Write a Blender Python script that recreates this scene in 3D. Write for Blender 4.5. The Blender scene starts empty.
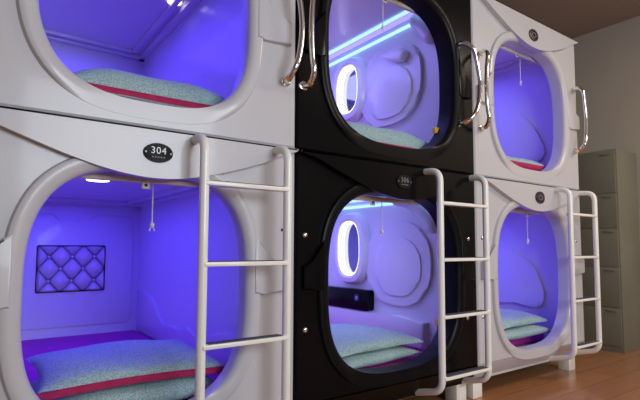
import bpy, bmesh, math, random
from mathutils import Vector, Matrix
random.seed(4)
C = bpy.context.scene.collection
PI = math.pi
W = 1.2

# ------------------------------------------------------------------ materials
def mat(name, col, rough=.4, metal=0., coat=0., emit=None, estr=0., spec=.5):
    m = bpy.data.materials.new(name); m.use_nodes = True
    b = m.node_tree.nodes['Principled BSDF']
    b.inputs['Base Color'].default_value = (*col, 1)
    b.inputs['Roughness'].default_value = rough
    b.inputs['Metallic'].default_value = metal
    b.inputs['Coat Weight'].default_value = coat
    b.inputs['Coat Roughness'].default_value = .08
    b.inputs['Specular IOR Level'].default_value = spec
    if emit:
        b.inputs['Emission Color'].default_value = (*emit, 1)
        b.inputs['Emission Strength'].default_value = estr
    return m

def noise_tint(m, scale, c1, c2, stretch=(1, 1, 1), detail=3, bump=0., bscale=None):
    nt = m.node_tree; N = nt.nodes; L = nt.links
    b = N['Principled BSDF']
    tc = N.new('ShaderNodeTexCoord'); mp = N.new('ShaderNodeMapping'); mp.inputs['Scale'].default_value = stretch
    nz = N.new('ShaderNodeTexNoise'); nz.inputs['Scale'].default_value = scale; nz.inputs['Detail'].default_value = detail
    rp = N.new('ShaderNodeValToRGB')
    rp.color_ramp.elements[0].color = (*c1, 1); rp.color_ramp.elements[1].color = (*c2, 1)
    rp.color_ramp.elements[0].position = .3; rp.color_ramp.elements[1].position = .7
    L.new(tc.outputs['Object'], mp.inputs['Vector']); L.new(mp.outputs['Vector'], nz.inputs['Vector'])
    L.new(nz.outputs['Fac'], rp.inputs['Fac']); L.new(rp.outputs['Color'], b.inputs['Base Color'])
    if bump:
        nb = N.new('ShaderNodeTexNoise'); nb.inputs['Scale'].default_value = bscale or scale * 6
        bp = N.new('ShaderNodeBump'); bp.inputs['Strength'].default_value = bump; bp.inputs['Distance'].default_value = .01
        L.new(mp.outputs['Vector'], nb.inputs['Vector']); L.new(nb.outputs['Fac'], bp.inputs['Height'])
        L.new(bp.outputs['Normal'], b.inputs['Normal'])
    return m

M = {}
M['white'] = noise_tint(mat('white_gloss_plastic', (.58, .57, .60), .34, coat=.25), 1.5, (.56, .55, .575), (.60, .59, .615))
M['black'] = noise_tint(mat('black_gloss_plastic', (.004, .004, .005), .2, coat=.03, spec=.13), 2., (.003, .003, .004), (.005, .005, .006))
M['black_rim'] = noise_tint(mat('black_satin_plastic', (.005, .005, .006), .32, spec=.12), 2., (.004, .004, .005), (.007, .007, .008))
M['liner'] = noise_tint(mat('cabin_white_plastic', (.78, .78, .80), .32, coat=.2), 2., (.76, .76, .78), (.80, .80, .82))
M['dark_gap'] = mat('dark_rubber', (.02, .02, .02), .7)
M['paint'] = mat('white_enamel_paint', (.93, .92, .85), .3, coat=.3)
M['tread'] = noise_tint(mat('dark_step_rubber', (.06, .06, .06), .7), 60, (.04, .04, .04), (.09, .09, .09))
M['chrome'] = mat('chrome', (.82, .79, .74), .12, 1.)
M['copper'] = mat('copper_tip', (.75, .33, .10), .3, .6)
M['alu'] = noise_tint(mat('beige_aluminium', (.72, .64, .54), .4, .2), 20, (.68, .60, .50), (.78, .70, .60))
M['plate_black'] = mat('plate_black_enamel', (.005, .005, .005), .5, spec=.2)
M['plate_ink'] = mat('plate_silver_lettering', (.85, .85, .82), .35, .0)
M['plate_ink_dim'] = mat('plate_grey_lettering', (.25, .25, .25), .5)
M['plate_brown'] = mat('plate_brown_enamel', (.03, .012, .02), .35)
M['mattress'] = noise_tint(mat('magenta_sheet', (.56, .02, .36), .8), 12, (.52, .015, .33), (.60, .025, .39))
M['crimson'] = noise_tint(mat('crimson_piping_cloth', (.45, .012, .09), .8), 40, (.38, .010, .07), (.52, .018, .12))
M['cushion'] = noise_tint(mat('tufted_grey_leather', (.68, .64, .66), .35, coat=.2), 30, (.64, .60, .62), (.72, .68, .70))
M['mirror'] = mat('mirror_glass', (.35, .38, .6), .04, 1.)
M['cord'] = mat('white_cord', (.8, .8, .8), .6)
M['amber'] = mat('amber_plastic', (.8, .42, .03), .4)
M['led_white'] = mat('led_white', (.9, .9, .9), .5, emit=(.72, .70, 1.), estr=2.4)
M['led_cyan'] = mat('led_cyan', (.6, .8, .9), .5, emit=(.25, .50, 1.), estr=1.7)
M['led_violet'] = mat('led_violet', (.7, .6, .9), .5, emit=(.42, .28, 1.), estr=.75)
M['lamp_white'] = mat('downlight_white', (.9, .9, .9), .5, emit=(1, .97, 1.), estr=3.)
M['led_pink'] = mat('led_pink', (.9, .4, .6), .5, emit=(1., .25, .5), estr=1.2)
M['locker'] = noise_tint(mat('grey_green_painted_steel', (.21, .20, .155), .38, .1), 2.5, (.19, .185, .14), (.225, .215, .17))
M['locker_gap'] = mat('locker_gap', (.06, .06, .05), .6)
M['wall'] = noise_tint(mat('wall_beige_paint', (.46, .41, .35), .85), 1.2, (.44, .39, .33), (.48, .43, .37), bump=.05, bscale=90)
M['ceil'] = noise_tint(mat('ceiling_paint', (.34, .27, .23), .9), 1.2, (.32, .255, .215), (.36, .285, .245), bump=.05, bscale=90)

def shade_creases(m):      # crease shading painted in: leather colour mixed darker down the tufting grooves
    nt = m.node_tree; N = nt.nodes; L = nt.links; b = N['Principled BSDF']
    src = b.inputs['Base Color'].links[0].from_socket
    a = N.new('ShaderNodeAttribute'); a.attribute_name = 'crease_shade'
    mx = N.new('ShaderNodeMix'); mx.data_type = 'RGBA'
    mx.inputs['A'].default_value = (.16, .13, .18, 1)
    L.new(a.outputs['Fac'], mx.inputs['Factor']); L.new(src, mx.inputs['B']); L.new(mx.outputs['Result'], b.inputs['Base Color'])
shade_creases(M['cushion'])

def knit():
    m = mat('teal_white_knit', (.42, .58, .56), .85)
    nt = m.node_tree; N = nt.nodes; L = nt.links; b = N['Principled BSDF']
    tc = N.new('ShaderNodeTexCoord')
    ck = N.new('ShaderNodeTexVoronoi'); ck.inputs['Scale'].default_value = 170.
    rp = N.new('ShaderNodeValToRGB')
    rp.color_ramp.elements[0].color = (.52, .66, .66, 1); rp.color_ramp.elements[0].position = .2
    rp.color_ramp.elements[1].color = (.27, .44, .45, 1); rp.color_ramp.elements[1].position = .7
    bp = N.new('ShaderNodeBump'); bp.inputs['Strength'].default_value = .25; bp.inputs['Distance'].default_value = .004
    L.new(tc.outputs['Object'], ck.inputs['Vector']); L.new(ck.outputs['Distance'], rp.inputs['Fac'])
    L.new(rp.outputs['Color'], b.inputs['Base Color']); L.new(ck.outputs['Distance'], bp.inputs['Height'])
    L.new(bp.outputs['Normal'], b.inputs['Normal'])
    return m
M['knit'] = knit()

def wood():
    m = mat('orange_laminate', (.36, .16, .06), .22, coat=.25)
    nt = m.node_tree; N = nt.nodes; L = nt.links; b = N['Principled BSDF']
    tc = N.new('ShaderNodeTexCoord'); mp = N.new('ShaderNodeMapping'); mp.inputs['Scale'].default_value = (1.2, 9, 1)
    nz = N.new('ShaderNodeTexNoise'); nz.inputs['Scale'].default_value = 3.5; nz.inputs['Detail'].default_value = 6
    br = N.new('ShaderNodeTexBrick'); br.inputs['Scale'].default_value = 1.
    br.inputs['Brick Width'].default_value = 1.2; br.inputs['Row Height'].default_value = .19
    br.inputs['Mortar Size'].default_value = .002
    br.inputs['Color1'].default_value = (.46, .215, .095, 1); br.inputs['Color2'].default_value = (.41, .185, .08, 1)
    br.inputs['Mortar'].default_value = (.27, .11, .04, 1)
    rp = N.new('ShaderNodeValToRGB'); rp.color_ramp.elements[0].color = (.72, .70, .68, 1); rp.color_ramp.elements[1].color = (1.15, 1.1, 1.05, 1)
    mx = N.new('ShaderNodeMix'); mx.data_type = 'RGBA'; mx.blend_type = 'MULTIPLY'; mx.inputs['Factor'].default_value = .8
    L.new(tc.outputs['Object'], mp.inputs['Vector']); L.new(mp.outputs['Vector'], nz.inputs['Vector'])
    L.new(tc.outputs['Object'], br.inputs['Vector']); L.new(nz.outputs['Fac'], rp.inputs['Fac'])
    L.new(br.outputs['Color'], mx.inputs['A']); L.new(rp.outputs['Color'], mx.inputs['B'])
    L.new(mx.outputs['Result'], b.inputs['Base Color'])
    return m
M['wood'] = wood()

# ------------------------------------------------------------------ mesh helpers
def obj(name, bm, m, parent=None, loc=(0, 0, 0), smooth=35):
    bmesh.ops.recalc_face_normals(bm, faces=bm.faces)
    me = bpy.data.meshes.new(name); bm.to_mesh(me); bm.free()
    me.materials.append(m)
    if smooth:
        for p in me.polygons: p.use_smooth = True
        me.set_sharp_from_angle(angle=math.radians(smooth))
    o = bpy.data.objects.new(name, me); C.objects.link(o)
    o.location = loc
    if parent: o.parent = parent
    return o

def tag(o, label, cat, group=None):
    o['label'] = label; o['category'] = cat
    if group: o['group'] = group
    return o

def thing(name, label, cat, loc=(0, 0, 0), group=None):
    o = bpy.data.objects.new(name, None); C.objects.link(o); o.location = loc
    o.empty_display_size = .1
    return tag(o, label, cat, group)

def struct(o):
    o['kind'] = 'structure'; return o

def add_box(bm, x0, x1, y0, y1, z0, z1, bev=0., seg=2):
    r = bmesh.ops.create_cube(bm, size=1)
    vs = r['verts']
    for v in vs:
        v.co = Vector((x0 + (v.co.x + .5) * (x1 - x0), y0 + (v.co.y + .5) * (y1 - y0), z0 + (v.co.z + .5) * (z1 - z0)))
    if bev:
        es = list({e for v in vs for e in v.link_edges})
        bmesh.ops.bevel(bm, geom=es, offset=bev, segments=seg, affect='EDGES', profile=.5)
    return bm

def box(*a, **k):
    return add_box(bmesh.new(), *a, **k)

def add_prism(bm, pts, fn, d0, d1, bev=0., seg=2):
    """pts 2-D polygon; fn(u, v, d) -> 3-D; extruded d0..d1, the d1 outline bevelled"""
    a = [bm.verts.new(fn(u, v, d0)) for u, v in pts]
    b = [bm.verts.new(fn(u, v, d1)) for u, v in pts]
    bm.faces.new(a); fb = bm.faces.new(b)
    n = len(pts)
    for i in range(n):
        bm.faces.new((a[i], a[(i + 1) % n], b[(i + 1) % n], b[i]))
    if bev:
        bmesh.ops.bevel(bm, geom=list(fb.edges), offset=bev, segments=seg, affect='EDGES', profile=.5)
    return bm

def fillet(pts, r, n=6):
    pts = [Vector(p) for p in pts]
    out = [pts[0]]
    for i in range(1, len(pts) - 1):
        p, a, b = pts[i], pts[i - 1], pts[i + 1]
        da, db = (a - p), (b - p)
        rr = min(r, da.length * .48, db.length * .48)
        s, e = p + da.normalized() * rr, p + db.normalized() * rr
        for k in range(n + 1):
            t = k / n
            out.append(s.lerp(p, t).lerp(p.lerp(e, t), t))
    out.append(pts[-1])
    return out

def smooth_path(pts, n=6):
    P = [Vector(p) for p in pts]; out = []
    for i in range(len(P) - 1):
        p0 = P[max(i - 1, 0)]; p1 = P[i]; p2 = P[i + 1]; p3 = P[min(i + 2, len(P) - 1)]
        for k in range(n):
            t = k / n
            out.append(.5 * ((2 * p1) + (p2 - p0) * t + (2 * p0 - 5 * p1 + 4 * p2 - p3) * t * t + (3 * p1 - p0 - 3 * p2 + p3) * t ** 3))
    out.append(P[-1])
    return out

def add_tube(bm, pts, r, n=14, closed=False):
    pts = [Vector(p) for p in pts]
    N = len(pts)
    T = []
    for i in range(N):
        if closed: t = pts[(i + 1) % N] - pts[i - 1]
        else: t = pts[min(i + 1, N - 1)] - pts[max(i - 1, 0)]
        T.append(t.normalized())
    up = Vector((0, 0, 1)) if abs(T[0].z) < .9 else Vector((1, 0, 0))
    nv = (up - T[0] * up.dot(T[0])).normalized()
    rings = []
    for i in range(N):
        nv = (nv - T[i] * nv.dot(T[i])).normalized(); bv = T[i].cross(nv)
        rr = r[i] if isinstance(r, (list, tuple)) else r
        rings.append([bm.verts.new(pts[i] + rr * (math.cos(2 * PI * k / n) * nv + math.sin(2 * PI * k / n) * bv)) for k in range(n)])
    for i in range(N if closed else N - 1):
        a, b = rings[i], rings[(i + 1) % N]
        for k in range(n):
            bm.faces.new((a[k], a[(k + 1) % n], b[(k + 1) % n], b[k]))
    if not closed:
        bm.faces.new(rings[0]); bm.faces.new(list(reversed(rings[-1])))
    return bm

def tube(*a, **k):
    return add_tube(bmesh.new(), *a, **k)

def dome(c, axis, r, flat=.6):
    bm = bmesh.new()
    bmesh.ops.create_uvsphere(bm, u_segments=14, v_segments=8, radius=r)
    for v in bm.verts: v.co.z *= flat
    q = Vector((0, 0, 1)).rotation_difference(Vector(axis))
    for v in bm.verts: v.co = q @ v.co + Vector(c)
    return bm

def sup(a, hw, hh, n=3.):
    c, s = math.cos(a), math.sin(a)
    k = (abs(c / 1) ** n + abs(s / 1) ** n) ** (-1 / n)
    return Vector((hw * c * k, hh * s * k))

XZ = lambda u, v, d: Vector((u, d, v))          # extrude along Y

# ------------------------------------------------------------------ capsule
def opening_loop(cx, cz, hw, hh, d, n=160, ex=3.):
    """outline of the opening grown outward by d"""
    out = []
    for i in range(n):
        a = 2 * PI * i / n
        p = sup(a, hw, hh, ex)
        p1 = sup(a + .01, hw, hh, ex); p0 = sup(a - .01, hw, hh, ex)
        t = (p1 - p0).normalized(); nn = Vector((t.y, -t.x))
        out.append((cx + p.x + nn.x * d, cz + p.y + nn.y * d))
    return out

def front_panel_bm(z0, z1, cx, cz, hw, hh):
    g = .0035
    inner = opening_loop(cx, cz, hw, hh, .03)
    X0, X1, Z0, Z1 = g, W - g, z0, z1
    def border(px, pz, ins):
        dx, dz = px - cx, pz - cz
        t = 1e9
        if dx > 1e-9: t = min(t, (X1 - ins - cx) / dx)
        if dx < -1e-9: t = min(t, (X0 + ins - cx) / dx)
        if dz > 1e-9: t = min(t, (Z1 - ins - cz) / dz)
        if dz < -1e-9: t = min(t, (Z0 + ins - cz) / dz)
        return cx + dx * t, cz + dz * t
    outer = []
    for p in inner: outer.append(list(border(*p, 0)))
    # snap the nearest ray to every corner
    for X in (X0, X1):
        for Z in (Z0, Z1):
            i = min(range(len(outer)), key=lambda i: (outer[i][0] - X) ** 2 + (outer[i][1] - Z) ** 2)
            outer[i] = [X, Z]
    ins = .007
    mid = [(min(max(x, X0 + ins), X1 - ins), min(max(z, Z0 + ins), Z1 - ins)) for x, z in outer]
    bm = bmesh.new(); n = len(inner)
    loops = []
    for lp, y in ((inner, .04), (inner, 0.), (mid, 0.), (outer, ins), (outer, .04)):
        loops.append([bm.verts.new((x, y, z)) for x, z in lp])
    for a, b in zip(loops, loops[1:] + loops[:1]):
        for i in range(n):
            j = (i + 1) % n
            try: bm.faces.new((a[i], a[j], b[j], b[i]))
            except ValueError: pass
    bmesh.ops.remove_doubles(bm, verts=bm.verts, dist=1e-5)
    return bm

def rim_bm(cx, cz, hw, hh, prof):
    bm = bmesh.new(); loops = []
    base = opening_loop(cx, cz, hw, hh, 0)
    def fade(i):                 # the bead melts into the panel along the sill
        t = min(1, max(0, ((base[i][1] - cz) / hh + .965) / .16))
        return t * t * (3 - 2 * t)
    for d, y in prof:
        loops.append([bm.verts.new((x, y * fade(i) - .0012 * (1 - fade(i)) if y < .003 else y, z)) for i, (x, z) in enumerate(opening_loop(cx, cz, hw, hh, d))])
    n = len(loops[0])
    for a, b in zip(loops, loops[1:] + loops[:1]):
        for i in range(n):
            bm.faces.new((a[i], a[(i + 1) % n], b[(i + 1) % n], b[i]))
    return bm

def rrect(x0, x1, z0, z1, r, n=6):
    out = []
    for cx, cz, a0 in ((x1 - r, z1 - r, 0), (x0 + r, z1 - r, PI / 2), (x0 + r, z0 + r, PI), (x1 - r, z0 + r, 1.5 * PI)):
        for k in range(n + 1):
            a = a0 + k / n * PI / 2
            out.append((cx + r * math.cos(a), cz + r * math.sin(a)))
    return out

def liner_bm(z0, z1):
    """inner cabin: a rounded tunnel closed at the far end, 12 mm thick"""
    bm = bmesh.new()
    A = rrect(.06, 1.14, z0, z1, .045); B = rrect(.048, 1.152, z0 - .012, z1 + .012, .05)
    loops = []
    for pr, y in ((B, .075), (A, .075), (A, 2.04)):
        loops.append([bm.verts.new((x, y, z)) for x, z in pr])
    fin = loops[-1]
    L4 = [bm.verts.new((x, 2.055, z)) for x, z in B]
    n = len(A)
    for a, b in ((loops[0], loops[1]), (loops[1], loops[2]), (loops[0], L4)):
        for i in range(n): bm.faces.new((a[i], a[(i + 1) % n], b[(i + 1) % n], b[i]))
    bm.faces.new(fin); bm.faces.new(L4)
    return bm

def shell_bm(z0, z1):
    """outer skin: five thin walls behind the front panel"""
    bm = bmesh.new()
    g, t = .004, .02
    def lp(a, y): return [bm.verts.new(p) for p in ((a, y, z0 + a - g), (W - a, y, z0 + a - g), (W - a, y, z1 - a + g), (a, y, z1 - a + g))]
    o0, o1 = lp(g, .042), lp(g, 2.09)
    i0, i1 = lp(g + t, .042), lp(g + t, 2.07)
    for a, b in ((o0, o1), (i0, i1), (o0, i0)):
        for i in range(4): bm.faces.new((a[i], a[(i + 1) % 4], b[(i + 1) % 4], b[i]))
    bm.faces.new(o1); bm.faces.new(i1)
    return bm

BROW = [(0, 0), (.10, .022), (.17, .050), (.28, .092), (.36, .120), (.45, .146), (.54, .163), (.62, .168), (.70, .163), (.79, .146), (.90, .115), (1.03, .070), (1.12, .028), (1.2, .0)]
def brow_bm(ztop, depth):
    k = depth / .168
    low = smooth_path([(x, 0, ztop - .010 - d * k) for x, d in BROW], 4)
    pts = [(min(max(p.x, .0035), W - .0035), p.z) for p in low]
    pts = [(.0035, ztop)] + [p for p in pts if p[1] < ztop - .004] + [(W - .0035, ztop)]
    return add_prism(bmesh.new(), pts, XZ, .004, -.030, bev=.009, seg=3)

def grip_bm(cx, hw, zc, side, wrap):
    """raised bridge between the rim and the edge of the panel"""
    if side > 0:
        xi, xo = cx + hw + .03, W - (.0035 if wrap else .035)
    else:
        xi, xo = cx - hw - .03, .035
    w = xo - xi
    pts = [(xi, zc - .09), (xi + w * .25, zc - .092), (xo, zc - .085), (xo, zc + .012), (xi + w * .55, zc + .028), (xi + w * .35, zc + .055), (xi + w * .15, zc + .11), (xi, zc + .13)]
    return add_prism(bmesh.new(), pts, XZ, .004, -.020, bev=.008, seg=3)

def plate(parent, cx, cz, rx, rz, text, sub, ink, base, y=-.0305):
    bm = add_prism(bmesh.new(), [(cx + rx * math.cos(2 * PI * i / 40), cz + rz * math.sin(2 * PI * i / 40)) for i in range(40)], XZ, y, y - .006, bev=.002)
    pl = obj('number_plate', bm, base, parent)
    bm = bmesh.new()
    if text:
        cu = bpy.data.curves.new('digits', 'FONT'); cu.body = text; cu.size = rz * 1.0; cu.extrude = .0006; cu.space_character = 1.12
        cu.align_x = 'CENTER'; cu.align_y = 'CENTER'
        to = bpy.data.objects.new('digits', cu); C.objects.link(to)
        dg = bpy.context.evaluated_depsgraph_get()
        me = to.evaluated_get(dg).to_mesh()
        bm.from_mesh(me); to.evaluated_get(dg).to_mesh_clear()
        bpy.data.objects.remove(to); bpy.data.curves.remove(cu)
        for v in bm.verts:
            v.co = Vector((cx + v.co.x, y - .0068 - v.co.z, cz + rz * .20 + v.co.y))
        obj('digits', bm, ink, pl, smooth=0)
        bm = bmesh.new()
    if sub:
        for k in range(5):      # the small unreadable line under the number
            x = cx + (k - 2) * rx * .19
            add_box(bm, x - rx * .06, x + rx * .06, y - .0072, y - .006, cz - rz * .52, cz - rz * .40)
            add_box(bm, x - rx * .015, x + rx * .015, y - .0072, y - .006, cz - rz * .56, cz - rz * .36)
        obj('small_lettering', bm, M['plate_ink_dim'], pl, smooth=0)
    if not text:
        bm = bmesh.new()
        add_tube(bm, [(cx + rx * .4 * math.cos(2 * PI * i / 20), y - .006, cz + rz * .4 * math.sin(2 * PI * i / 20)) for i in range(20)], .0022, 6, closed=True)
        obj('emblem', bm, M['plate_ink_dim'], pl)
    for s in (-1, 1):
        obj('rivet', dome((cx + s * rx * .84, y - .006, cz), (0, -1, 0), rz * .1), ink, pl)
    return pl

def handle(parent, x, pts, face=0.):
    """bowed chrome bar; pts are (x, z) along the outer bar from bottom to top"""
    yo = -.085
    path = [(x, face, pts[0][1] + .004), (x + (pts[0][0] - x) * .6, yo * .55, pts[0][1])] + [(a, yo, b) for a, b in pts[1:-1]] + \
           [(x + (pts[-1][0] - x) * .6, yo * .55, pts[-1][1]), (x, face, pts[-1][1] - .004)]
    h = obj('grab_handle', tube(smooth_path(path, 7), .0115, 14), M['chrome'], parent)
    sm = smooth_path(path, 7)
    obj('copper_collar', tube(sm[7:10], .013, 14), M['copper'], h)
    for z in (pts[0][1] + .004, pts[-1][1] - .004):
        bm = add_prism(bmesh.new(), [(x + .021 * math.cos(2 * PI * i / 24), z + .021 * math.sin(2 * PI * i / 24)) for i in range(24)], XZ, face, face - .012, bev=.004)
        obj('mounting_flange', bm, M['chrome'], h)
    return h

# wall frames of the cabin:  right wall x=1.14 (u = y, v = z, d = how far it stands out)
RW = lambda u, v, d: Vector((1.14 - d, u, v))
BW = lambda u, v, d: Vector((u, 2.04 - d, v))

def oval(cu, cv, a, b, n=40, ex=2.4):
    return [(cu + sup(2 * PI * i / n, a, b, ex).x, cv + sup(2 * PI * i / n, a, b, ex).y) for i in range(n)]

def rough_outline(pts, n=5):
    s = smooth_path([(p[0], 0, p[1]) for p in pts + [pts[0]]], n)[:-1]
    return [(p.x, p.z) for p in s]

def make_capsule(col, upper, o):
    black = col == 1
    x0 = (col - 1) * W
    base = M['black'] if black else M['white']
    root = thing('sleeping_capsule', o['label'], 'sleeping capsule', (x0, 0, 1.256 if upper else 0), 'stacked sleeping capsules')
    # everything below is written in world heights and shifted under the root
    holder = []
    zoff = 1.256 if upper else 0
    z0, z1 = (1.254, 2.327) if upper else (.20, 1.248)
    fl, ce = (1.30, 2.30 if col == 1 else 2.285) if upper else (.17, 1.167)
    cx, hw = ((.612, .363), (.5975, .425), (.602, .405))[col]
    if upper: cz, hh = 1.745, .405
    else: cz, hh = ((.69, .41), (.685, .42), (.665, .437))[col]
    ja = (.055, .095, .075)[col]
    P = lambda name, bm, m, par=root, **k: obj(name, bm, m, par, **k)
    P('front_panel', front_panel_bm(z0, z1, cx, cz, hw, hh), base)
    prof = [(0, .078), (0, .012), (.002, .002), (.008, -.007), (.018, -.013), (.032, -.0165), (.046, -.0175), (.055, -.0145), (.060, -.007), (.0625, .004), (.035, .03), (.035, .078)]
    prof = [(max(d, 0) + (0 if i not in (0,) else 0), y if y < .05 else ja) for i, (d, y) in enumerate(prof)]
    P('opening_rim', rim_bm(cx, cz, hw, hh, prof), M['black_rim'] if black else base)
    P('brow_panel', brow_bm(z1, .185 if upper else .163), base)
    gz = 1.765 if upper else .755
    for s in (-1, 1): P('side_grip', grip_bm(cx, hw, gz, s, col == 2), base)
    P('shell', shell_bm((1.254 if upper else .11), z1), base)
    P('cabin_liner', liner_bm(fl, ce), M['liner'])
    if not upper:
        g = .0035
        bm = bmesh.new()
        pr = [(0.0, .1995), (.006, .188), (.045, .118), (.052, .11), (.12, .11), (.12, .1995)]
        a = [bm.verts.new((g, y, z)) for y, z in pr]; b = [bm.verts.new((W - g, y, z)) for y, z in pr]
        bm.faces.new(a); bm.faces.new(b)
        for i in range(len(pr)):
            j = (i + 1) % len(pr); bm.faces.new((a[i], a[j], b[j], b[i]))
        sk = P('bottom_skirt', bm, base)
        if black:
            P('silver_edge_strip', box(g, W - g, .0475, .051, .1065, .1105), M['chrome'], sk)
        for lx in ((.07, .075, .07)[col], (1.13, 1.128, 1.13)[col]):
            for ly in (.06, 1.93):
                P('leg', box(lx - .042, lx + .042, ly, ly + .08, 0, .115, bev=.004), M['paint'])
    # curtain rail with its cord
    zr = (2.140 if upper else 1.083)
    rail = box(cx - hw - .01, cx + hw + .01, .090, .112, zr - .012, zr + .012, bev=.003)
    add_box(rail, cx - hw - .01, cx + hw + .01, .116, .124, zr + .017, zr + .030, bev=.002)
    rl = P('curtain_rail', rail, M['alu'])
    bx = {(0, 0): .618, (1, 0): .507, (2, 0): .674}.get((col, int(upper)), .60)
    bm = box(bx - .016, bx + .016, .086, .092, zr - .034, zr + .004, bev=.003)
    br = P('rail_bracket', bm, M['alu'], rl)
    P('screw', dome((bx, .086, zr - .020), (0, -1, 0), .006), M['dark_gap'], br)
    ux, uz = {(0, 0): (.655, .923), (1, 0): (.606, .922), (2, 0): (.733, .892), (0, 1): (.65, 1.99), (1, 1): (.622, 1.996), (2, 1): (.70, 1.968)}[(col, int(upper))]
    bm = tube([(ux, .128, zr), (ux, .128, uz)], .0026, 8)
    cd = P('pull_cord', bm, M['cord'], rl)
    bm = dome((ux, .128, uz), (0, 0, 1), .009, 1.2)
    for s in (-1, 1): add_tube(bm, [(ux, .128, uz), (ux + s * .010, .128, uz - .022)], .0025, 6)
    P('cord_knot', bm, M['cord'], cd)
    # cove mouldings round the ceiling
    for ins, w, h in () if black else ((.0, .05, .030), (.085, .035, .022)):
        bm = bmesh.new()
        a0, a1, b0, b1 = .064 + ins, 1.136 - ins, .30 + ins, 2.036 - ins
        add_box(bm, a0, a0 + w, b0, b1, ce - h, ce + .004, bev=.008); add_box(bm, a1 - w, a1, b0, b1, ce - h, ce + .004, bev=.008)
        add_box(bm, a0, a1, b1 - w, b1, ce - h, ce + .004, bev=.008)
        P('cove_molding', bm, M['liner'])
    # front inner corner fairing over the opening
    if black:
        zf = ce - .04
        path = smooth_path([(1.06, .46, zf + .02), (1.095, .37, zf - .01), (1.105, .29, zf - .08), (1.11, .235, zf - .155)] if not upper else [(1.105, .33, zf - .01), (1.11, .28, zf - .07), (1.115, .235, zf - .14)], 6)
        n = len(path)
        bm = tube(path, [.048] * n, 18)
        for e, r in ((path[0], .048), (path[-1], .048)):
            s = bmesh.ops.create_uvsphere(bm, u_segments=18, v_segments=12, radius=r)
            for v in s['verts']: v.co += e
        P('corner_fairing', bm, M['liner'])
    # wall reliefs and fittings
    if col == 0:
        if not upper:
            zs = 1.0
            ledge = [(.10, .30), (1.07, .30), (1.094, .36), (1.094, 1.0), (1.085, 1.04), (1.05, 1.066), (.85, 1.066), (.825, 1.05), (.80, 1.01), (.61, 1.01), (.58, 1.05), (.555, 1.066), (.14, 1.066), (.115, 1.05), (.10, 1.02)]
            P('back_wall_relief', add_prism(bmesh.new(), ledge, BW, -.002, .012, bev=.006), M['liner'])
            wave = [(2.0, .24), (.35, .24), (.35, .42)] + [(.45, .44), (.60, .42), (.70, .385), (.80, .355), (.88, .35), (.96, .375), (1.02, .39), (1.08, .365), (1.14, .35), (1.22, .365), (1.30, .36), (1.42, .345), (1.52, .40), (1.60, .46), (1.68, .50), (1.80, .52), (2.0, .53)]
            P('side_wall_relief', add_prism(bmesh.new(), wave, RW, -.002, .014, bev=.006), M['liner'])
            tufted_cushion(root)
            bm = bmesh.new()
            dl = [(.606 + .052 * math.cos(2 * PI * i / 28), .84 + .052 * math.sin(2 * PI * i / 28)) for i in range(28)]
            add_prism(bm, dl, lambda u, v, d: Vector((u, v, ce - d)), -.003, .006, bev=.002)
            P('downlight', bm, M['lamp_white'])
        else:
            ledge = [(.10, 1.40), (1.07, 1.40), (1.094, 1.46), (1.094, 2.06), (1.05, 2.10), (.95, 2.10), (.90, 2.13), (.80, 2.13), (.76, 2.11), (.62, 2.11), (.58, 2.13), (.52, 2.19), (.46, 2.20), (.10, 2.20)]
            P('back_wall_relief', add_prism(bmesh.new(), ledge, BW, -.002, .012, bev=.006), M['liner'])
            dl = [(1.03 + .04 * math.cos(2 * PI * i / 28), 1.06 + .04 * math.sin(2 * PI * i / 28)) for i in range(28)]
            P('downlight', add_prism(bmesh.new(), dl, lambda u, v, d: Vector((u, v, ce - d)), -.003, .006, bev=.002), M['lamp_white'])
    if black:
        mirror_ring(root, *((1.0, 1.99, .155, .212) if upper else (.985, .838, .155, .228)))
        # LED strips along the corner of ceiling and wall
        P('led_strip', box(1.126, 1.138, .16, 2.0, ce - .046, ce - .030), M['led_cyan'])
        P('led_strip', box(1.068, 1.110, .16, 2.0, ce - .008, ce - .003), M['led_violet'])
        P('led_strip', box(1.022, 1.046, .16, 2.0, ce - .012, ce - .004), M['led_cyan'])
        if upper:
            o1 = oval(.60, 1.915, .285, .265, 48, 2.6)
            P('moulded_seat_back', add_prism(bmesh.new(), o1, RW, -.002, .026, bev=.016, seg=4), M['liner'])
            o2 = oval(.585, 1.86, .20, .165, 44, 2.4)
            P('moulded_seat_pad', add_prism(bmesh.new(), o2, RW, .02, .040, bev=.012, seg=3), M['liner'])
            o3 = [(.62, 2.105), (.46, 2.12), (.40, 2.07), (.44, 2.02), (.52, 2.045)]
            P('moulded_armrest', add_prism(bmesh.new(), o3, RW, .03, .085, bev=.016, seg=3), M['liner'])
        else:
            o1 = oval(.545, .745, .285, .265, 48, 2.4)
            P('moulded_seat_back', add_prism(bmesh.new(), o1, RW, -.002, .022, bev=.014, seg=4), M['liner'])
            o2 = oval(.535, .725, .205, .185, 44, 2.3)
            P('moulded_seat_pad', add_prism(bmesh.new(), o2, RW, .016, .032, bev=.010, seg=3), M['liner'])
            o3 = [(1.3, .24), (.30, .24), (.30, .40), (.46, .43), (.58, .42), (.70, .40), (.78, .42), (1.3, .42)]
            P('side_wall_relief', add_prism(bmesh.new(), o3, RW, -.002, .05, bev=.02, seg=3), M['liner'])
            cs = P('control_console', add_prism(bmesh.new(), rrect(.775, 1.45, .418, .556, .02), RW, .0, .055, bev=.006), M['black'])
            P('socket_panel', add_prism(bmesh.new(), rrect(.865, .915, .475, .525, .006), RW, .0548, .058, bev=.001), M['dark_gap'], cs)
            P('indicator_light', add_prism(bmesh.new(), rrect(.878, .902, .488, .512, .003), RW, .0578, .0595), mat('indicator_blue', (.05, .05, .3), .4, emit=(.1, .1, .6), estr=.6), cs)
            P('pink_lamp', dome((1.11, 1.22, .33), (-1, 0, 0), .03, .7), M['led_pink'])
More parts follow.
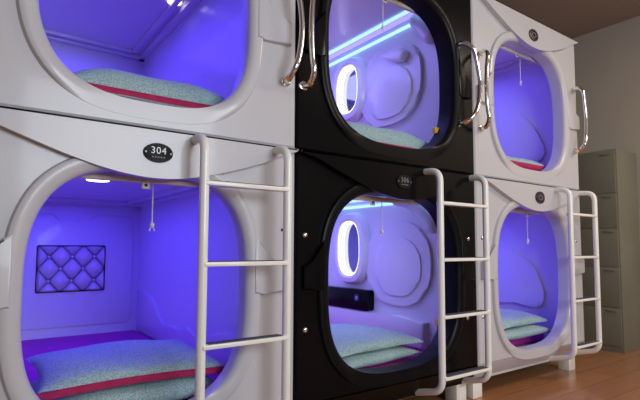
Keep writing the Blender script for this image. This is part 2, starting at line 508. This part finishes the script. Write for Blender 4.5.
        P('door_latch', box(cx + hw - .045, cx + hw + .004, .082, .10, (1.455 if upper else .395), (1.50 if upper else .455), bev=.005), M['dark_gap'])
        P('latch_cap', box(cx + hw - .062, cx + hw - .012, .074, .098, (1.472 if upper else .425), (1.508 if upper else .460), bev=.007), M['amber'])
    if col == 2:
        if upper:
            bl = rough_outline([(1.9, 2.0), (1.2, 1.98), (.80, 1.97), (.578, 1.94), (.42, 1.885), (.33, 1.81), (.275, 1.73), (.235, 1.65), (.205, 1.57), (.225, 1.51), (.29, 1.48), (.6, 1.46), (1.2, 1.45), (1.9, 1.45)])
        else:
            bl = rough_outline([(1.9, .90), (1.2, .88), (.80, .87), (.62, .843), (.50, .83), (.436, .79), (.36, .75), (.302, .68), (.27, .60), (.245, .52), (.25, .455), (.29, .41), (.40, .415), (.50, .43), (.62, .416), (1.2, .42), (1.9, .42)])
        P('side_wall_relief', add_prism(bmesh.new(), bl, RW, -.002, .022, bev=.012, seg=3), M['liner'])
    # number plate on the brow
    pz = (2.212 if upper else 1.161)
    px = (.621, .604, .605)[col]
    if upper: px -= .007
    if col == 0 and not upper: plate(root, px, pz, .050, .033, '304', True, M['plate_ink'], M['plate_black'])
    elif col == 1 and not upper: plate(root, px, pz, .050, .033, '306', True, M['plate_ink_dim'], M['plate_black'])
    elif col == 2: plate(root, px + (.012 if not upper else 0), pz, .052, .038, None, False, M['plate_ink_dim'], M['plate_brown'])
    # chrome bolts that hold the ladder brackets
    if not upper:
        if black:
            for x, z in ((.047, .894), (.05, .504), (1.128, .892), (1.11, .466)): P('bolt', dome((x, -.001, z), (0, -1, 0), .012), M['chrome'])
        else:
            for x, z in {0: ((1.135, .913), (1.139, .487)), 2: ((.054, .899), (.048, .460), (1.12, .893), (1.117, .468))}[col]:
                P('bolt', dome((x, -.001, z), (0, -1, 0), .006 if col == 0 else .011), M['dark_gap'] if col == 0 else M['chrome'])
    else:
        R = [(.0, 1.521), (.016, 1.56), (.036, 1.62), (.047, 1.70), (.047, 1.77), (.034, 1.86), (.016, 1.93), (.0, 1.965)]
        if col == 0: handle(root, 1.143, [(1.122 + a, b) for a, b in R])
        if col == 1:
            handle(root, .03, [(.036 - a * .4, b) for a, b in R])
            handle(root, 1.055, [(1.06 + a * 1.85, b) for a, b in R])
        if col == 2:
            handle(root, .06, [(.03 - a * .5, b) for a, b in R])
            handle(root, 1.143, [(1.10 + a, b) for a, b in R])
    for ch in root.children: ch.location.z -= zoff
    return root

def mirror_ring(root, cu, cv, a, b):
    def ring(name, prof, m, par, ex=2.6):
        bm = bmesh.new(); loops = []
        for k, d in prof:
            loops.append([bm.verts.new(RW(u, v, d)) for u, v in oval(cu, cv, a + k, b + k, 56, ex)])
        n = len(loops[0])
        for p, q in zip(loops, loops[1:] + loops[:1]):
            for i in range(n): bm.faces.new((p[i], p[(i + 1) % n], q[(i + 1) % n], q[i]))
        return obj(name, bm, m, par)
    fr = ring('mirror_frame', [(.03, -.002), (.024, .03), (.008, .055), (-.02, .062), (-.035, .055), (-.045, .02), (-.045, -.002)], M['liner'], root)
    ring('led_ring', [(-.043, .0), (-.043, .050), (-.052, .006), (-.056, .0)], M['led_white'], fr)
    obj('mirror_glass', add_prism(bmesh.new(), oval(cu, cv, a - .050, b - .050, 56, 2.6), RW, .0, .006), M['mirror'], fr)

def tufted_cushion(root):
    u0, u1, v0, v1 = .485, .901, .54, .847
    nu, nv = 90, 66
    def h(u, v):
        s = (u - .165) / .335 + (v - .235) / .53; t = (u - .165) / .335 - (v - .235) / .53
        e = min(1, min(u, 1 - u) / .03, min(v, 1 - v) / .04)
        return .010 + .050 * (abs(math.sin(PI * s)) * abs(math.sin(PI * t))) ** .45 * max(.2, e) * 1.0
    bm = bmesh.new(); G = []
    for j in range(nv + 1):
        row = []
        for i in range(nu + 1):
            u, v = i / nu, j / nv
            row.append(bm.verts.new(BW(u0 + u * (u1 - u0), v0 + v * (v1 - v0), h(u, v))))
        G.append(row)
    for j in range(nv):
        for i in range(nu): bm.faces.new((G[j][i], G[j][i + 1], G[j + 1][i + 1], G[j + 1][i]))
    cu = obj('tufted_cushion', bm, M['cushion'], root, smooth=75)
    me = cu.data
    at = me.attributes.new('crease_shade', 'FLOAT', 'POINT')
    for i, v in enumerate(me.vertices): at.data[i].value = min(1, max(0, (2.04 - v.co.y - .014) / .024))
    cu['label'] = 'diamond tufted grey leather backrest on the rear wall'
    obj('cushion_backing', add_prism(bmesh.new(), rrect(u0 - .006, u1 + .006, v0 - .006, v1 + .006, .01), BW, -.002, .014, bev=.004), M['dark_gap'], cu)
    for v, us in ((.235, (.165, .5, .835)), (.5, (.3325, .6675)), (.765, (.165, .5, .835))):
        for u in us:
            obj('button', dome(BW(u0 + u * (u1 - u0), v0 + v * (v1 - v0), .017), (0, -1, 0), .008), M['plate_ink'], cu)

caps = {
    (0, 1): 'white capsule above the one marked 304, with bare blue ceiling moulding',
    (0, 0): 'white capsule marked 304 with tufted grey backrest on its rear wall',
    (1, 1): 'upper black capsule with diagonal cyan light strip and no ladder on its face',
    (1, 0): 'lower black capsule marked 306 with black console under a glowing oval mirror',
    (2, 1): 'upper white capsule at the far right with chrome handles on both sides',
    (2, 0): 'lower white capsule on the right standing on white legs beside the lockers',
}
for (c, u), lab in caps.items():
    make_capsule(c, u, {'label': lab})

# ------------------------------------------------------------------ ladders
def ladder(xl, xr, label):
    root = thing('ladder', label, 'ladder', ((xl + xr) / 2, -.12, .12), 'white capsule ladders')
    off = Vector(root.location)
    sh = lambda pts: [Vector(p) - off for p in pts]
    for x in (xl, xr):
        pts = [(x, .0, 1.226), (x, -.122, 1.219), (x, -.118, .165), (x, .046, .122)]
        obj('rail', tube(sh(fillet(pts, .055, 7)), .0165, 16), M['paint'], root)
    for z in (1.062, .787, .513, .225):
        bm = bmesh.new()
        y0, y1 = -.140, -.094
        add_box(bm, xl, xr, y0, y1, z - .010, z + .006, bev=.004)
        for v in bm.verts: v.co -= off
        r = obj('rung', bm, M['paint'], root)
        bm = box(xl + .024, xr - .024, y0 + .006, y1 - .003, z + .004, z + .0085, bev=.0015)
        for v in bm.verts: v.co -= off
        t = obj('step_tread', bm, M['tread'], r); t['label'] = 'dark ribbed tread strip'
ladder(-.449, -.116, 'white tubular ladder in front of the capsule marked 304')
ladder(.758, 1.121, 'white tubular ladder on the lower black capsule')
ladder(2.011, 2.343, 'white tubular ladder on the right white capsule beside the lockers')

# ------------------------------------------------------------------ bedding
def mattress(col, upper, label):
    x = (col - 1) * W; z = 1.302 if upper else .172
    bm = box(.07, 1.13, .25 if col == 2 and not upper else .115, 2.03, .0, .068 if not upper else .06, bev=.02, seg=3)
    o = obj('mattress', bm, M['mattress'], None, (x, 0, z))
    tag(o, label, 'mattress', 'capsule mattresses')
for (c, u), lab in {(0, 1): 'thin magenta mattress inside the white capsule above 304', (0, 0): 'purple lit mattress inside the white capsule marked 304',
                    (1, 1): 'mattress inside the upper black capsule', (1, 0): 'magenta mattress inside the lower black capsule',
                    (2, 1): 'mattress inside the upper right white capsule', (2, 0): 'mattress inside the lower right white capsule'}.items():
    mattress(c, u, lab)

def pillow(loc, hx, hy, up, down, label, rz=0., tilt=(0, 0), trim=True, group='knit pillows at the capsule mouths', trim_h=.012, puff=.85):
    """pillow with pinched corners; up/down = crown above and below its edge"""
    nu, nv = 40, 28
    def P(u, v, s):
        e = (max(0, 1 - abs(u) ** 3.2) * max(0, 1 - abs(v) ** 3.2)) ** .5
        x = hx * u * (1 - .07 * (1 - v * v) * abs(u)); y = hy * v * (1 - .09 * (1 - u * u) * abs(v))
        wob = .006 * math.sin(5 * u + 2 * v) * e
        z = (up if s > 0 else -down) * e ** puff + wob
        z += -.012 * (u * u + v * v) * .5
        return Vector((x, y, z))
    bm = bmesh.new(); top = {}; bot = {}
    for j in range(nv + 1):
        for i in range(nu + 1):
            u = -1 + 2 * i / nu; v = -1 + 2 * j / nv
            u = math.sin(u * PI / 2) * .35 + u * .65; v = math.sin(v * PI / 2) * .35 + v * .65
            top[i, j] = bm.verts.new(P(u, v, 1))
            bot[i, j] = top[i, j] if i in (0, nu) or j in (0, nv) else bm.verts.new(P(u, v, -1))
    for j in range(nv):
        for i in range(nu):
            bm.faces.new((top[i, j], top[i + 1, j], top[i + 1, j + 1], top[i, j + 1]))
            bm.faces.new((bot[i, j], bot[i, j + 1], bot[i + 1, j + 1], bot[i + 1, j]))
    top_co = [top[i, 0].co.copy() for i in range(nu + 1)]
    o = obj('pillow', bm, M['knit'], None, loc, smooth=80)
    o.rotation_euler = (tilt[0], tilt[1], rz)
    tag(o, label, 'pillow', group)
    if trim:
        b = bmesh.new(); secs = []
        fr = [top_co[i] for i in range(nu + 1)]
        for i, p in enumerate(fr):
            h = trim_h * min(1, i / 4 + .25, (nu - i) / 4 + .25)
            secs.append([b.verts.new(p + Vector((0, a, c))) for a, c in ((.004, .004), (-.006, -.1 * h), (-.006, -1.4 * h), (.006, -1.7 * h), (.03, -.9 * h))])
        for p, q in zip(secs, secs[1:]):
            for k in range(5): b.faces.new((p[k], p[(k + 1) % 5], q[(k + 1) % 5], q[k]))
        b.faces.new(secs[0]); b.faces.new(secs[-1])
        t = obj('trim_band', b, M['crimson'], o, smooth=60); t['label'] = 'crimson cloth band along the pillow edge'
    return o

# capsule 304
pillow((-.555, .375, .300), .315, .262, .058, .052, 'lower of two teal knit pillows inside the capsule marked 304', rz=.02, trim=False)
pillow((-.560, .385, .392), .325, .270, .046, .026, 'upper plump teal knit pillow with crimson band inside the capsule marked 304', rz=-.02, tilt=(.02, 0), trim_h=.015)
# upper white (col 1)
pillow((-.50, .34, 1.388), .30, .24, .014, .022, 'thin lower pillow in the white capsule above 304', trim=False)
pillow((-.515, .36, 1.420), .345, .25, .108, .012, 'pale knit pillow with crimson band in the white capsule above 304', tilt=(.02, .0), trim_h=.018, puff=1.15)
# upper black
pillow((.68, .38, 1.396), .36, .26, .118, .030, 'pale green pillow with crimson band in the upper black capsule', tilt=(.02, 0))
# lower black
pillow((.58, .36, .296), .30, .25, .032, .048, 'lower pale pillow of the pair in the lower black capsule', rz=.1, trim=False)
pillow((.60, .40, .352), .33, .27, .05, .022, 'upper pale teal pillow of the pair in the lower black capsule', rz=.06, trim=False, tilt=(.03, 0))
# upper right
pillow((1.84, .36, 1.425), .33, .26, .052, .045, 'grey green pillow with thick crimson band in the upper right capsule', tilt=(.02, 0), trim_h=.024)
# lower right
pillow((1.86, .37, .292), .34, .265, .038, .05, 'lower grey teal pillow in the lower right white capsule', trim=False)
pillow((1.88, .40, .355), .33, .27, .055, .022, 'upper grey teal pillow in the lower right white capsule', rz=.04, trim=False, tilt=(.03, 0))

# ------------------------------------------------------------------ lockers
def locker():
    xl, yl, zt = 3.2, .082, 1.67
    x1, y1 = 3.60, 1.0
    root = thing('locker_cabinet', 'grey green steel locker cabinet with stacked doors against the right wall', 'locker', ((xl + x1) / 2, (yl + y1) / 2, 0))
    off = Vector(root.location)
    def P(name, bm, m, par=root):
        for v in bm.verts: v.co -= off
        return obj(name, bm, m, par)
    P('carcass', box(xl + .012, x1, yl, y1, .0, zt, bev=.004), M['locker'])
    zb = [.05, .36, .69, 1.01, 1.30, 1.655]
    cols = [(yl + .012, .535), (.545, y1 - .012)]
    for a, b in zip(zb, zb[1:]):
        for (p, q) in cols:
            d = P('door', box(xl, xl + .012, p, q, a + .002, b - .002, bev=.002), M['locker'])
            bm = box(xl - .006, xl + .002, p + .03, p + .11, b - .035, b - .022, bev=.002)
            P('handle', bm, M['locker'], d)
locker()

# ------------------------------------------------------------------ room
RX, LX, FY, BY, ZC = 3.66, -3.2, -4.2, 2.25, 2.914
def slab(name, *a, m):
    return struct(obj(name, box(*a), m, smooth=0))
slab('floor', LX - .1, RX + .1, FY - .1, BY + .1, -.1, 0, m=M['wood'])
slab('ceiling', LX - .1, RX + .1, FY - .1, BY + .1, ZC, ZC + .1, m=M['ceil'])
slab('wall_right', RX, RX + .1, FY, BY, 0, ZC, m=M['wall'])
slab('wall_left', LX - .1, LX, FY, BY, 0, ZC, m=M['wall'])
slab('wall_back', LX - .1, RX + .1, BY, BY + .1, 0, ZC, m=M['wall'])
slab('wall_front', LX - .1, RX + .1, FY - .1, FY, 0, ZC, m=M['wall'])

# ------------------------------------------------------------------ lights
def area(name, loc, rot, sx, sy, power, col, spread=PI):
    l = bpy.data.lights.new(name, 'AREA'); l.shape = 'RECTANGLE'; l.size = sx; l.size_y = sy
    l.energy = power; l.color = col; l.spread = spread
    o = bpy.data.objects.new(name, l); C.objects.link(o); o.location = loc; o.rotation_euler = rot
    return o
# daylight from the window side behind the camera, and an added warm fill lamp
area('window_light', (.3, -3.9, 1.8), (PI / 2, 0, 0), 2.0, 1.5, 88, (.82, .91, 1.))
area('warm_fill_light', (2.7, -2.0, 2.88), (0, 0, 0), 1.4, .8, 50, (1., .84, .67))
BLUE = (.075, .040, 1.)
for col in range(3):
    for up in (0, 1):
        x = (col - 1) * W + .6
        ce = 2.285 if up else 1.167
        if col == 1: c, pw = (.25, .25, 1.), 10
        else: c, pw = BLUE, (10.5, 0, 12)[col]
        area('capsule_light', (x, 1.15, ce - .04), (0, 0, 0), .55, 1.3, pw, c)

w = bpy.data.worlds.new('World'); bpy.context.scene.world = w; w.use_nodes = True
w.node_tree.nodes['Background'].inputs['Color'].default_value = (.05, .05, .055, 1)

# ------------------------------------------------------------------ camera
f, yaw, pitch, roll = 481.77, .6284, .0729, .0031
sc = bpy.context.scene
F = Vector((math.sin(yaw) * math.cos(pitch), math.cos(yaw) * math.cos(pitch), math.sin(pitch)))
R = Vector((math.cos(yaw), -math.sin(yaw), 0)); U = R.cross(F)
R2 = math.cos(roll) * R + math.sin(roll) * U; U2 = -math.sin(roll) * R + math.cos(roll) * U
cam = bpy.data.cameras.new('camera'); co = bpy.data.objects.new('camera', cam); C.objects.link(co)
cam.sensor_width = 36; cam.sensor_fit = 'HORIZONTAL'; cam.lens = f / 640 * 36
cam.shift_y = (212.36 - 200) / 640
cam.clip_start = .02
m = Matrix((R2, U2, -F)).transposed().to_4x4(); m.translation = Vector((-1.0848, -1.6637, .8424))
co.matrix_world = m
sc.camera = co
sc.view_settings.view_transform = 'Standard'
sc.view_settings.look = 'None'
